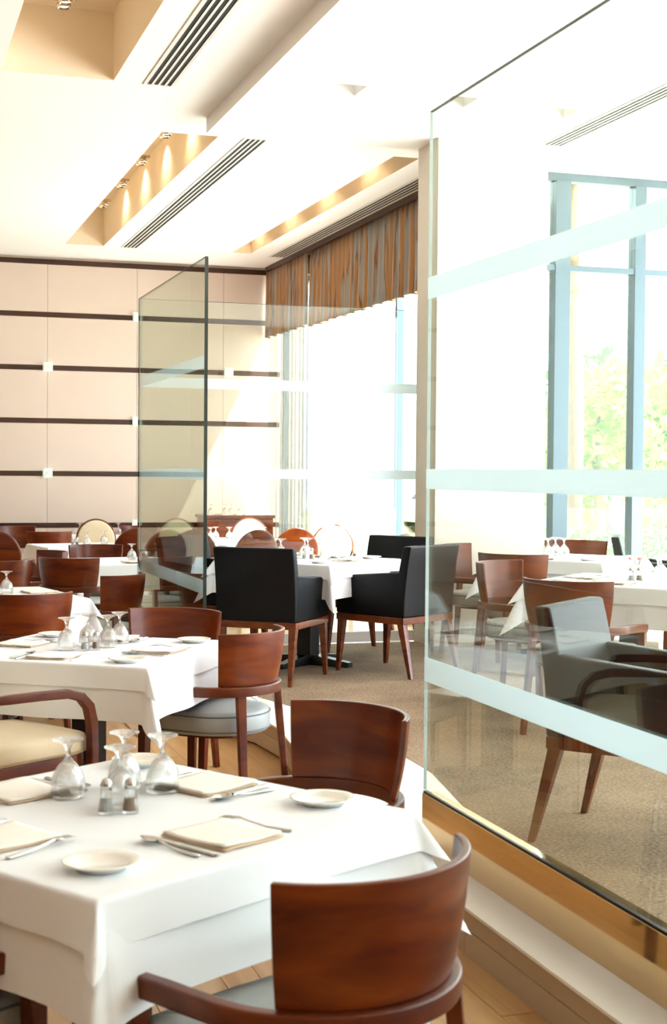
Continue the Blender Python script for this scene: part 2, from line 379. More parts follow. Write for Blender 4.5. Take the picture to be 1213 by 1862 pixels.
# ------------------------------------------------------------------ vents
def vent(x0, x1, y0, y1, z, label):
    t = thing('ceiling_vent', label, 'vent', ((x0+x1)/2, (y0+y1)/2, z), 0, 'long slot vents in the ceiling')
    hw, hl = (x1-x0)/2, (y1-y0)/2; e = .014
    f = MB().box(-hw-e, -hw, -hl-e, hl+e, -.006, .0).box(hw, hw+e, -hl-e, hl+e, -.006, .0).box(-hw, hw, -hl-e, -hl, -.006, 0).box(-hw, hw, hl, hl+e, -.006, 0)
    f.build('frame', 'alu', t)
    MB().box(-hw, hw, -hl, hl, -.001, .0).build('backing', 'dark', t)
    n = 5; pitch = 2*hw/(n-1)
    first = None
    for k in range(n):
        if first is None: o = first = MB().box(-.0085, .0085, -hl, hl, -.005, -.001).build('slat', 'alu', t)
        else: o = first.copy(); COL.objects.link(o); o.parent = t
        o.location = (-hw+pitch*k*.94+pitch*.12, 0, 0)
vent(1.865, 2.065, 4.5, 10.35, HM, 'long dark slotted ceiling vent at the top beside the dropped ceiling')
vent(2.965, 3.155, 11.76, 18.0, HM, 'long slotted ceiling vent beside the recess with four spotlights')
vent(4.895, 5.09, 12.2, 18.1, HM, 'slotted ceiling vent running just above the striped curtain valance')
vent(5.14, 5.31, 5.2, 10.65, HS, 'slotted ceiling vent seen through the tall glass on the dropped ceiling')

# ------------------------------------------------------------------ recessed spotlights
def downlight(x, y, z, label, wallx, aim=.0, power=18):
    t = thing('recessed_spotlight', label, 'spotlight', (x, y, z), 0, 'spotlights in the ceiling recesses')
    MB().box(-.075, .075, -.06, .06, .02, .045).build('bracket', 'chrome', t, bevel=.004)
    for s in (-1, 1):
        MB().lathe([(.028, .03), (.045, .0), (.045, -.025), (.038, -.025), (.036, -.005)], 16, (0, s*.05, 0)).build('lamp_housing', 'chrome', t, smooth=True)
        MB().lathe([(.0001, -.012), (.036, -.012), (.036, -.008), (.0001, -.008)], 14, (0, s*.05, 0)).build('bulb', 'lampwarm', t)
    MB().leg((-.06, 0, HM+RD-z), (-.06, 0, .04), .02, .02).build('stem', 'chrome', t)
    ld = bpy.data.lights.new('spot', 'SPOT'); ld.energy = power*.6; ld.color = (1, .84, .6); ld.spot_size = R(125); ld.spot_blend = .9; ld.shadow_soft_size = .02
    lo = bpy.data.objects.new('spot_light', ld); COL.objects.link(lo); lo.parent = t
    lo.location = (wallx-x-.1, .38, .28)
    lo.rotation_euler = (0, R(-6), 0)
for k, y in enumerate((12.42, 13.6, 14.75, 15.95)):
    downlight(2.42, y, 4.46, ('nearest', 'second', 'third', 'farthest')[k]+' spotlight in the long middle ceiling recess', 2.735)
for k, y in enumerate((12.9, 14.3, 15.7, 17.1)):
    downlight(4.42, y, 4.46, ('nearest', 'second', 'third', 'farthest')[k]+' spotlight in the narrow ceiling recess near the curtain', 4.60, power=14)
for k, y in enumerate((9.6, 8.0)):
    downlight(1.2, y, 4.6, ('farther', 'nearer')[k]+' spotlight in the wide ceiling recess at the top left', 1.64, power=40)

# ------------------------------------------------------------------ square wall lights
def wall_light(x, z, label):
    t = thing('wall_light', label, 'wall light', (x, YB-.006, z), 0, 'square glass lights on the back wall rails')
    MB().box(-.064, .064, -.05, -.03, -.064, .064).build('glass_plate', 'sconce', t, bevel=.004)
    MB().box(-.03, .03, -.03, 0, -.03, .03).build('mount', 'alu', t)
    MB().lathe([(.0001, 0), (.034, 0), (.034, .012), (.0001, .012)], 16).build('lamp_disc', 'lampwhite', t).rotation_euler = (R(90), 0, 0)
    t.children[-1].location = (0, -.052, 0)
wall_light(2.187, 2.885, 'upper square glass wall light on the bare panels')
wall_light(2.187, 1.505, 'lower square glass wall light on the bare panels')
wall_light(3.36, 3.575, 'highest square wall light by the far edge of the small glass partition')
wall_light(3.36, 2.195, 'middle square wall light by the far edge of the small glass partition')
wall_light(3.36, .83, 'lowest square wall light by the far edge of the small glass partition')
wall_light(4.60, 2.885, 'square wall light seen through the frontal glass near the curtain')

# ------------------------------------------------------------------ glass partitions
BANDS = [(2.20, 2.28), (1.497, 1.571), (.78, .87)]
def partition(label, loc, rz, L, z0, z1, edge=False):
    t = thing('glass_partition', label, 'glass partition', loc, rz)
    MB().box(0, L, -.006, .006, z0, z1).build('pane', 'glass', t)
    for a, b in BANDS:
        MB().box(.001, L-.001, -.0085, -.0062, a, b).build('frosted_band', 'frost', t)
    MB().box(0, L, -.0075, .0075, z0-.012, z0-.004).build('base_channel', 'channel', t)
    MB().box(0, L, -.0062, .0062, z1, z1+.003).build('top_edge', 'glassedge', t)
    if edge: MB().box(-.006, .0, -.0105, .0105, z0, z1).build('end_edge', 'glassedge', t)
    else: MB().box(-.002, .0, -.0062, .0062, z0, z1).build('end_edge', 'frost', t)
    if L < 2.4 and edge: MB().box(L, L+.002, -.0062, .0062, z0, z1).build('end_edge', 'glassedge', t)
    return t
partition('tall clear glass partition with white bands, nearest the camera', (GX, GY0, 0), R(-90), 7.0, .372, 2.89)
partition('smaller glass partition with a dark end edge beside the black armchairs', (GX, GY1, 0), R(90), GY2-GY1, .372, 2.88, True)
partition('frontal glass partition running behind the black armchairs to the pier', (GX+.01, GY2, 0), 0, 4.60-GX-.01, .25, 2.88)

# ------------------------------------------------------------------ curtain
def pleats(y0, y1, z0, z1, x, amp, n, name, mat, parent, wavy=.0):
    m = MB(); N = n*8; K = 6
    for i in range(N+1):
        y = y0+(y1-y0)*i/N; ph = 2*math.pi*n*i/N
        for k in range(K+1):
            f = k/K; zz = z1+(z0-z1)*f+(wavy*math.sin(ph*.5+1)*f)
            m.v.append((x+amp*(.35+.65*f)*math.sin(ph+.5*math.sin(i*.31)), y+.012*math.sin(ph*1.7)*f, zz))
    for i in range(N):
        for k in range(K):
            a = i*(K+1)+k; m.f.append((a, a+1, a+K+2, a+K+1))
    return m.build(name, mat, parent, smooth=True, solid=.006)
cv = thing('curtain_valance', 'pleated brown and grey striped valance above the bright window', 'valance', (0, 0, 0))
pleats(11.75, 17.15, 3.34, 4.25, 5.15, .028, 34, 'valance_fabric', 'curtain', cv, .012)
pleats(17.15, 19.1, 3.36, 4.25, 5.12, .022, 12, 'valance_return', 'curtain', cv, .012)
MB().box(5.10, 5.26, 11.75, 19.1, 4.25, 4.318).build('pelmet_board', 'darkwood', cv)
dr = thing('side_drape', 'narrow sheer drape with glass haze in its grey, below the valance in the far corner', 'curtain', (0, 0, 0))
pleats(17.2, 18.75, .04, 4.24, 5.19, .03, 9, 'drape_fabric', 'drape', dr)

# ------------------------------------------------------------------ chairs
def arc(r, a0, a1, n, z=0, cy=0): return [(r*math.cos(R(a0+(a1-a0)*i/n)), cy+r*math.sin(R(a0+(a1-a0)*i/n)), z) for i in range(n+1)]
def cushion(poly, z0, z1, rnd=.02, dome=.012):
    m = MB(); n = len(poly); cx = sum(p[0] for p in poly)/n; cy = sum(p[1] for p in poly)/n
    rings = [(rnd*.6, z0), (0, z0+rnd*.6), (0, z1-rnd), (rnd*.3, z1-rnd*.3), (rnd, z1), (.09, z1+dome*.6), (.17, z1+dome)]
    for ins, z in rings:
        for x, y in poly:
            d = Vector((x-cx, y-cy)); L = d.length; d = d*((L-ins)/L); m.v.append((cx+d.x, cy+d.y, z))
    for i in range(len(rings)-1):
        for j in range(n):
            a = i*n+j; b = i*n+(j+1) % n; m.f.append((a, b, b+n, a+n))
    m.f.append(tuple(range(n))[::-1]); m.f.append(tuple((len(rings)-1)*n+j for j in range(n)))
    return m
def rim(poly, z, r): return MB().sweep([(x, y, z) for x, y in poly]+[(poly[0][0], poly[0][1], z)], r*2, r*2, n=6, cap=False)

def make_tub():                       # curved-back wooden armchair with a grey seat
    t = thing('wooden_armchair', 'x', 'chair')
    path = [(.268, .27, .553), (.272, .14, .562), (.274, .03, .566)]+arc(.274, 0, -180, 28, .567)[1:-1]+[(-.274, .03, .566), (-.272, .14, .562), (-.268, .27, .553)]
    MB().sweep(path, .034, .045).build('arm_rail', 'chairframe', t, bevel=.006)
    m = MB(); n = 30; K = 5
    for side in (0, 1):
        for i in range(n+1):
            a = R(-30-120*i/n)
            for k in range(K+1):
                f = k/K; rr = .271+.034*f+.006*math.sin(f*math.pi)-(.018 if side == 0 else 0)
                m.v.append((rr*math.cos(a), rr*math.sin(a), .59+.24*f))
    q = (n+1)*(K+1)
    for i in range(n):
        for k in range(K):
            a = i*(K+1)+k; m.f.append((a, a+1, a+K+2, a+K+1)); m.f.append((q+a, q+a+K+1, q+a+K+2, q+a+1))
        a = i*(K+1); m.f.append((a, a+K+1, q+a+K+1, q+a)); a += K; m.f.append((a, q+a, q+a+K+1, a+K+1))
    for k in range(K):
        a = k; m.f.append((a, q+a, q+a+1, a+1)); a = n*(K+1)+k; m.f.append((a, a+1, q+a+1, q+a))
    m.build('backrest', 'chairwood', t, bevel=.004)
    for s in (-1, 1):
        MB().leg((s*.262, .235, .545), (s*.262, .25, 0), .044, .034).build('leg', 'chairframe', t, bevel=.004)
        a = R(-90+s*38)
        MB().leg((.272*math.cos(a), .272*math.sin(a), .548), (.325*math.cos(a), .325*math.sin(a), 0), .044, .032, .034, .028, a+R(90)).build('leg', 'chairframe', t, bevel=.004)
    poly = [(x, y) for x, y, z in arc(.238, 0, -180, 18)]+[(-.24, .12), (-.238, .24), (-.22, .272), (-.1, .28), (0, .282), (.1, .28), (.22, .272), (.238, .24), (.24, .12)]
    st = cushion(poly, .362, .468, .022, .014).build('seat', 'seat', t, smooth=True)
    rim([(x*1.003, y*1.003) for x, y in poly], .448, .0035).build('piping', 'piping', st, smooth=True); rim([(x*1.003, y*1.003) for x, y in poly], .378, .0035).build('piping', 'piping', st, smooth=True)
    MB().prism([(x*.78, y*.78) for x, y in poly][::-1], .345, .372).build('seat_frame', 'chairframe', t)
    return t
def make_round():                     # armchair with an oval back, curved arms and a cream seat
    t = thing('round_back_armchair', 'x', 'chair')
    N = 36
    def disc(rx, rz, y0, y1, dome, name, mat, cz=.715):
        m = MB(); tilt = .16
        def P(x, y, z): return (x, y-(z-.46)*tilt-.04*0+abs(x)**2*.5, z)
        for y, f, in ((y0, 1), (y1, 1)):
            for j in range(N):
                a = 2*math.pi*j/N; m.v.append(P(rx*math.cos(a), y, cz+rz*math.sin(a)))
        for y, f in ((y0, .93), (y1, .93), (y0, .5), (y1, .5)):
            for j in range(N):
                a = 2*math.pi*j/N; m.v.append(P(rx*f*math.cos(a), y+(dome if y == y1 else -dome)*(1 if f < .6 else .8), cz+rz*f*math.sin(a)))
        for j in range(N):
            k = (j+1) % N
            m.f += [(j, k, N+k, N+j), (N+j, N+k, 3*N+k, 3*N+j), (3*N+j, 3*N+k, 5*N+k, 5*N+j), (k, j, 2*N+j, 2*N+k), (2*N+k, 2*N+j, 4*N+j, 4*N+k)]
        m.f.append(tuple(5*N+j for j in range(N))); m.f.append(tuple(4*N+j for j in range(N))[::-1])
        return m.build(name, mat, t, smooth=True)
    disc(.24, .25, -.235, -.205, .002, 'back_shell', 'chairwood')
    disc(.222, .232, -.205, -.185, .012, 'back_pad', 'cream')
    for s in (-1, 1):
        p = [(s*.215, -.235, .655), (s*.25, -.16, .66), (s*.268, -.02, .66), (s*.272, .12, .655), (s*.272, .19, .635), (s*.271, .235, .59), (s*.27, .255, .52), (s*.268, .262, .40), (s*.262, .262, .20), (s*.258, .262, 0)]
        MB().sweep(p, .034, .036, taper=[.8, 1, 1, 1.05, 1.1, 1.15, 1.15, 1.1, .95, .8]).build('arm', 'chairframe', t, bevel=.005)
        MB().leg((s*.19, -.21, .46), (s*.2, -.30, 0), .04, .03).build('leg', 'chairframe', t, bevel=.004)
    poly = [(-.245, -.2), (-.2, -.225), (0, -.232), (.2, -.225), (.245, -.2), (.25, 0), (.252, .2), (.235, .255), (.1, .272), (0, .276), (-.1, .272), (-.235, .255), (-.252, .2), (-.25, 0)]
    st = cushion(poly, .392, .482, .024, .016).build('seat', 'cream', t, smooth=True)
    rim([(x*1.003, y*1.003) for x, y in poly], .405, .004).build('piping', 'creampipe', st, smooth=True)
    MB().prism([(x*.97, y*.97) for x, y in poly], .345, .392).build('seat_frame', 'chairframe', t, bevel=.003)
    return t
def make_black():                     # boxy black upholstered armchair on a wooden frame
    t = thing('black_armchair', 'x', 'armchair')
    MB().hexa([(-.225, -.2, .415), (.225, -.2, .415), (.225, .29, .415), (-.225, .29, .415), (-.225, -.2, .5), (.225, -.2, .48), (.225, .295, .5), (-.225, .295, .5)]).build('seat', 'black', t, bevel=.02, seg=3)
    m = MB(); K = 6; prof = []
    for k in range(K+1):
        f = k/K; prof.append((-.285-.055*f*f, .405+.485*f, .085-.02*f))
    for x in (-.285, .285):
        for y, z, th in prof: m.v.append((x, y, z))
        for y, z, th in prof: m.v.append((x, y+th, z))
    n = K+1
    for k in range(K):
        m.f += [(k, k+1, 2*n+k+1, 2*n+k), (n+k, 3*n+k, 3*n+k+1, n+k+1), (k, n+k, n+k+1, k+1), (2*n+k, 2*n+k+1, 3*n+k+1, 3*n+k)]
    m.f += [(0, 2*n, 3*n, n), (K, n+K, 3*n+K, 2*n+K)]
    bk = m.build('backrest', 'black', t, bevel=.012, seg=2)
    for s in (-1, 1):
        a, b = (s*.218, s*.286)
        x0, x1 = min(a, b), max(a, b)
        MB().hexa([(x0, -.23, .405), (x1, -.23, .405), (x1, .31, .405), (x0, .31, .405), (x0, -.25, .715), (x1, -.25, .715), (x1, .315, .665), (x0, .315, .665)]).build('arm', 'black', t, bevel=.014, seg=2)
        MB().leg((s*.255, .275, .365), (s*.268, .30, 0), .05, .026).build('leg', 'blackleg', t, bevel=.003)
        MB().leg((s*.255, -.25, .365), (s*.272, -.34, 0), .052, .026).build('leg', 'blackleg', t, bevel=.003)
    MB().box(-.285, .285, .262, .308, .36, .406).box(-.285, .285, -.282, -.24, .36, .406).box(-.285, -.24, -.24, .262, .36, .406).box(.24, .285, -.24, .262, .36, .406).build('frame', 'blackleg', t, bevel=.003)
    return t
PROTO = {'W': make_tub(), 'O': make_round(), 'B': make_black()}
USED = set()
def chair(kind, x, y, z, f, label, group):
    if kind in USED: t = copy_tree(PROTO[kind])
    else: t = PROTO[kind]; USED.add(kind)
    t.location = (x, y, z); t.rotation_euler = (0, 0, facing(*f)); t['label'] = label; t['group'] = group
    return t

# ------------------------------------------------------------------ tables and cloths
def drape(h, L, z, seed, n=30, fold=.3, flare=.1, wr=.012, cd=.35):
    rnd = random.Random(seed); ph = [rnd.uniform(0, 6.28) for _ in range(8)]
    e = L-h
    half = [0, h*.25, h*.5, h*.75, h*.92, h-.012, h-.004, h+.006, h+.018]+[h+.018+(e-.018)*(k/9) for k in range(1, 10)]
    u = [-q for q in half[:0:-1]]+half; N = len(u); m = MB()
    for a in u:
        for b in u:
            ex, ey = max(0, abs(a)-h), max(0, abs(b)-h); sx, sy = (1 if a > 0 else -1), (1 if b > 0 else -1)
            mn, mxx = min(ex, ey), max(ex, ey)
            d = mxx*.985+cd*mn
            tt = mn/mxx if mxx > 0 else 0
            big = fold*mxx*(.4*tt+.6*math.sin(tt*math.pi/2)); small = fold*mxx*(.4*tt+.6*(1-math.cos(tt*math.pi/2)))
            near = lambda q: max(0, min(1, (abs(q)-(h-.2))/.2))**2
            x = (abs(a)-ex)+flare*ex*(.6+1.2*near(b))+(big if ex >= ey else small); y = (abs(b)-ey)+flare*ey*(.6+1.2*near(a))+(big if ey > ex else small)
            r = .006
            if mxx > 0: x += r*(ex > 0); y += r*(ey > 0)
            wv = wr*min(1, mxx/.12)
            if ex > ey: x += wv*(math.sin(b*13+ph[0]+(1 if sx > 0 else 2.2))+.6*math.sin(b*29+ph[1]*sx))*max(0, 1-mn/mxx*1.6)
            elif ey > ex: y += wv*(math.sin(a*12+ph[2]+(1 if sy > 0 else 2.2))+.6*math.sin(a*31+ph[3]*sy))*max(0, 1-mn/mxx*1.6)
            zz = z-max(0, d-.004)+.0012*math.sin(a*9+ph[4])*math.sin(b*8+ph[5])*(mxx == 0)
            m.v.append((sx*x if a else 0, sy*y if b else 0, zz))
    for i in range(N-1):
        for j in range(N-1):
            k = i*N+j; m.f.append((k, k+N, k+N+1, k+1))
    return m
def table(x, y, z, rot, h, name_label, cl_label, over_label, seed, H=.735, drop=.235, over=.105, base=True):
    t = thing('dining_table', name_label, 'table', (x, y, z), rot, 'dining tables')
    MB().box(-h+.006, h-.006, -h+.006, h-.006, H-.03, H-.002).build('tabletop', 'darkwood', t, bevel=.004)
    MB().box(-.06, .06, -.06, .06, .05, H-.03).build('column', 'blackmetal', t, bevel=.006)
    for k in range(4):
        a = k*math.pi/2
        c, s = math.cos(a), math.sin(a); P = lambda px, py, pz: (px*c-py*s, px*s+py*c, pz)
        MB().hexa([P(.04, -.05, 0), P(.36, -.032, 0), P(.36, .032, 0), P(.04, .05, 0), P(.04, -.05, .075), P(.36, -.03, .035), P(.36, .03, .035), P(.04, .05, .075)]).build('foot', 'blackmetal', t, bevel=.004)
    c1 = drape(h, h+drop, H+.002, seed).build('tablecloth', 'cloth', None, smooth=True, sub=1); c1.location = (x, y, z); c1.rotation_euler = (0, 0, rot)
    tag(c1, cl_label, 'tablecloth', 'long white under-cloths')
    if over_label:
        c2 = drape(h+.004, h+over, H+.006, seed+50, fold=.42, flare=.16, wr=.005, cd=.35).build('overlay_cloth', 'cloth', None, smooth=True, sub=1); c2.location = (x, y, z); c2.rotation_euler = (0, 0, rot)
        tag(c2, over_label, 'tablecloth', 'square white overlay cloths')
    return H+.0075+z

# ------------------------------------------------------------------ tableware
def mesh_goblet():
    o = [(.0405, 0), (.0425, .012), (.0428, .03), (.040, .05), (.034, .066), (.024, .080), (.0125, .091), (.0068, .100), (.0055, .110), (.0068, .121), (.0145, .133), (.030, .1405), (.0385, .1425), (.0385, .1455), (.025, .1462), (.0001, .1462)]
    i = [(.0001, .086), (.010, .084), (.020, .076), (.030, .063), (.0375, .048), (.0404, .03), (.0402, .012), (.0388, 0)]
    return MB().lathe(i+o, 28)
GOB = mesh_goblet(); g0 = GOB.build('goblet', 'goblet', None, smooth=True)
pl0 = MB().lathe([(.0001, .004), (.044, .004), (.048, .0), (.052, .0), (.056, .007), (.080, .0145), (.0815, .017), (.078, .0178), (.058, .0125), (.052, .0075), (.0001, .0068)], 40).build('bread_plate', 'china', None, smooth=True)
def flat_item(outline, zf, th=.0022):
    m = MB(); n = len(outline)
    for x, y in outline: m.v.append((x, y, zf(y)))
    for x, y in outline: m.v.append((x, y, zf(y)+th))
    m.f.append(tuple(range(n))[::-1]); m.f.append(tuple(range(n, 2*n)))
    for i in range(n):
        j = (i+1) % n; m.f.append((i, j, n+j, n+i))
    return m
def strip(prof, zf, th=.002):          # prof: (y, halfwidth)
    m = MB(); n = len(prof)
    for y, hw in prof:
        z = zf(y); m.v += [(-hw, y, z), (hw, y, z), (hw*.8, y, z+th), (-hw*.8, y, z+th)]
    for i in range(n-1):
        a = 4*i
        m.f += [(a, a+1, a+5, a+4)[::-1], (a+1, a+2, a+6, a+5)[::-1], (a+2, a+3, a+7, a+6)[::-1], (a+3, a, a+4, a+7)[::-1]]
    m.f += [(0, 1, 2, 3), tuple(4*(n-1)+k for k in (3, 2, 1, 0))]
    return m
bend = lambda y: .0008+.010*math.exp(-((y-.045)/.035)**2)+(.004 if y > .075 else 0)
fk = strip([(-.1, .004), (-.095, .0085), (-.07, .0078), (-.03, .0042), (.02, .0034), (.04, .0045), (.052, .0105), (.062, .0115)], bend, .0026)
for k in range(4):
    x = -.0092+.0061*k; s = strip([(.061, .0019), (.085, .0017), (.1, .0008)], bend, .0022); fk.add([(a+x, b, c) for a, b, c in s.v], s.f)
fork0 = fk.build('fork', 'steel', None)
spoon = strip([(-.1, .004), (-.095, .0085), (-.07, .0078), (-.03, .0042), (.02, .0034), (.036, .0048)], bend, .0026)
sp = MB()
for i in range(7):
    for j in range(14):
        a = 2*math.pi*j/14; r = i/6; sp.v.append((.0185*r*math.cos(a), .065+.032*r*math.sin(a), .002+.008*r*r))
for i in range(6):
    for j in range(14):
        a = i*14+j; b = i*14+(j+1) % 14; sp.f.append((a, b, b+14, a+14))
spoon.add(sp.v, sp.f); spoon0 = spoon.build('spoon', 'steel', None, smooth=True)
kn = strip([(-.115, .004), (-.11, .0085), (-.06, .0078), (-.012, .0068), (-.006, .0055), (0, .0085), (.05, .0095), (.095, .0085), (.112, .002)], lambda y: .0008, .004)
knife0 = kn.build('knife', 'steel', None)
def mesh_napkin():
    m = MB(); N = 12
    for lay, (hx, hy, z0) in enumerate(((.092, .10, .001), (.090, .097, .0065))):
        base = len(m.v)
        for s in (0, 1):
            for i in range(N+1):
                for j in range(N+1):
                    x = -hx+2*hx*i/N; y = -hy+2*hy*j/N
                    m.v.append((x, y, z0+.0045*s+.0018*math.sin(x*34+lay)*math.sin(y*27+1)+.004*max(0, (-y-hy*.5)/hy)*lay))
        q = (N+1)**2
        for i in range(N):
            for j in range(N):
                a = base+i*(N+1)+j; m.f += [(a, a+1, a+N+2, a+N+1), (q+a, q+a+N+1, q+a+N+2, q+a+1)]
        ed = [base+i for i in range(N+1)]+[base+i*(N+1)+N for i in range(1, N+1)]+[base+N*(N+1)+N-i for i in range(1, N+1)]+[base+(N-i)*(N+1) for i in range(1, N)]
        for i in range(len(ed)):
            a, b = ed[i], ed[(i+1) % len(ed)]; m.f.append((b, a, q+a, q+b))
    return m
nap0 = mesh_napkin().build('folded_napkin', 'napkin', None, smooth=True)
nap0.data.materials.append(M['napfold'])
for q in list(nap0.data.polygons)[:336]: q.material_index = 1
def make_shaker(mat):
    t = thing('shaker', 'x', 'shaker')
    MB().lathe([(.0001, 0), (.019, 0), (.0195, .008), (.015, .035), (.0128, .06), (.0001, .06)], 12).build('glass_body', 'goblet', t)
    MB().lathe([(.0001, .006), (.0155, .006), (.0125, .034), (.0001, .034)], 12).build('contents', mat, t)
    MB().lathe([(.0145, .058), (.0145, .068), (.011, .079), (.004, .084), (.0001, .085)], 14).build('cap', 'steel', t, smooth=True)
    return t
SH = {'salt': make_shaker('salt'), 'pepper': make_shaker('pepper')}
first_used = set()
def put(proto, x, y, z, rz, label, cat, group):
    if proto.name in first_used: o = copy_tree(proto)
    else: o = proto; first_used.add(proto.name)
    o.location = (x, y, z); o.rotation_euler = (0, 0, rz)
    return tag(o, label, cat, group)
def order(n):
    return {1: [''], 2: ['left one of two', 'right one of two'], 3: ['leftmost of three', 'middle one of three', 'rightmost of three'],
            4: ['leftmost of four', 'second from left of four', 'third from left of four', 'rightmost of four']}[n]
def lay(tx, ty, z, rot, where, sides, goblets, plates, shakers=True, cutlery=False, nd=.345):
    u = Vector((math.cos(rot), math.sin(rot))); v = Vector((-u.y, u.x)); c = Vector((tx, ty))
    at = lambda a, b: c+u*a+v*b
    def row(proto, pts, what, cat, group, rz=lambda i: 0, dz=0):
        ps = sorted([at(*p) for p in pts], key=lambda p: p.x/p.y)
        for i, (p, od) in enumerate(zip(ps, order(len(ps)))):
            put(proto, p.x, p.y, z+dz, rz(i), what+' on '+where+((', '+od) if od else ''), cat, group)
    if goblets: row(g0, goblets, 'upturned water goblet', 'goblet', 'upturned goblets on '+where, lambda i: i*.7)
    if plates: row(pl0, plates, 'white bread plate', 'plate', 'bread plates on '+where)
    D = {'u': u, '-u': -u, 'v': v, '-v': -v}
    for key, (word, jit) in sides.items():
        n = D[key]; s = Vector((-n.y, n.x))               # s: to the sitter's left when facing inwards is -s
        p = c+n*nd+s*jit; rz = math.atan2(n.y, n.x)+math.pi/2   # local +Y points inwards
        put(nap0, p.x, p.y, z, rz+random.uniform(-.08, .08), f'folded cream napkin at the {word} of {where}', 'napkin', 'folded napkins')
        if cutlery:
            for k, (pro, off, nm, da) in enumerate(((fork0, -.125, 'steel fork', .1), (spoon0, .15, 'steel spoon', -.06), (knife0, .122, 'steel knife', .02))):
                q = p+s*off*-1+n*random.uniform(-.02, .02)
                put(pro, q.x, q.y, z+.001, rz+da+random.uniform(-.05, .05), f'{nm} at the {word} of {where}', nm.split()[1], 'cutlery')
    if shakers:
        ps = sorted([at(-.085, -.02), at(-.045, -.055)], key=lambda p: p.x/p.y) if shakers is True else [at(*p) for p in shakers]
        put(SH['salt'], ps[0].x, ps[0].y, z, 0, f'glass salt shaker with a metal cap on {where}', 'shaker', 'salt and pepper shakers')
        put(SH['pepper'], ps[1].x, ps[1].y, z, 0, f'glass pepper shaker with a metal cap on {where}', 'shaker', 'salt and pepper shakers')

GW = 'wooden armchairs with curved backs'; GO = 'round back armchairs'; GB = 'black armchairs'
# --- table 1, foreground
T1 = (.56, 3.42, R(32.5))
z = table(T1[0], T1[1], 0, T1[2], .49, 'dark pedestal table under white cloths in the foreground', 'long white under-cloth of the foreground table', 'white square overlay cloth on the foreground table', 1)
lay(T1[0], T1[1], z, T1[2], 'the foreground table', {'-v': ('near right side', 0), 'u': ('far right side', .05), '-u': ('near left side', 0), 'v': ('far left side', .03)},
    [(.03, .22), (.23, .09), (.19, .19), (.05, .05)], [(-.345, -.335), (.40, -.30), (.42, .38)], [(-.025, .015), (.02, -.02)], True)
chair('W', .835, 2.71, 0, (-.46, .89), 'nearest wooden armchair with a curved back and grey seat, lower right foreground', GW)
chair('W', 1.245, 4.13, 0, (-.91, -.41), 'wooden armchair at the far right side of the foreground table', GW)
chair('W', -.02, 3.12, 0, (.848, .53), 'wooden armchair at the lower left corner, only an arm and leg showing', GW)
chair('W', .20, 4.10, 0, (.53, -.848), 'wooden armchair at the left edge behind the foreground table, dark red back', GW)
# --- table 2
T2 = (.95, 6.63, R(56))
z = table(T2[0], T2[1], 0, T2[2], .50, 'dark pedestal table under white cloths, second from the front', 'long white under-cloth of the second table', 'white square overlay cloth on the second table', 2)
lay(T2[0], T2[1], z, T2[2], 'the second table', {'-v': ('near right side', 0), 'u': ('far right side', .04), '-u': ('near left side', 0), 'v': ('far left side', 0)},
    [(-.09, .07), (.09, .05), (.22, -.05), (.07, -.06)], [(-.38, -.36), (.38, -.36), (.36, .36)], True, True)
chair('W', 1.54, 6.55, 0, (-.72, .7), 'wooden armchair with grey seat turned sideways at the right of the second table', GW)
chair('W', 1.42, 7.30, 0, (-.559, -.829), 'wooden armchair behind the second table in front of the glass edge', GW)
chair('O', .50, 6.02, 0, (.83, .55), 'round back armchair with cream seat and curved arm at the left edge', GO)
chair('W', .33, 7.05, 0, (.829, -.559), 'wooden armchair cut by the left edge beyond the second table, greyish back', GW)
# --- table 3
z = table(.72, 9.62, 0, R(12), .5, 'white clothed table at the left edge behind the wide wooden chair back', 'long white under-cloth of the left edge table', 'white overlay cloth of the left edge table', 3)
lay(.72, 9.62, z, R(12), 'the left edge table', {'-v': ('near side', 0), 'u': ('right side', 0)}, [(.13, .02), (.05, .1), (.0, -.06)], [(.36, -.33)], False)
chair('W', .86, 8.80, 0, (-.2, .98), 'wide wooden chair back seen from behind, in front of the left edge table', GW)
chair('W', 1.55, 10.2, 0, (-.75, .66), 'dark red wooden armchair just left of the small glass partition', GW)
# --- table 4
z = table(2.15, 13.02, 0, R(10), .5, 'white clothed table partly behind the small glass partition', 'long white under-cloth of the table behind the small glass partition', None, 4)
lay(2.15, 13.02, z, R(10), 'the table behind the small glass partition', {'-v': ('near side', 0), 'u': ('right side', 0)}, [(.1, 0), (.25, .1), (.33, -.06)], [], False)
chair('W', 1.62, 12.2, 0, (.4, .9), 'dark red wooden chair back in the middle of the left rear group', GW)
chair('W', 2.05, 13.85, 0, (-.1, -1), 'wooden armchair with pale shining back facing the camera in the rear', GW)
chair('W', 1.36, 12.95, 0, (-.9, -.3), 'dark red wooden armchair turned sideways in the left rear', GW)
z = table(.55, 12.9, 0, R(5), .5, 'white clothed table at the far left edge of the rear group', 'long white under-cloth of the far left rear table', None, 5)
chair('W', .95, 11.95, 0, (-.3, .95), 'wooden armchair at the far left edge of the rear group', GW)
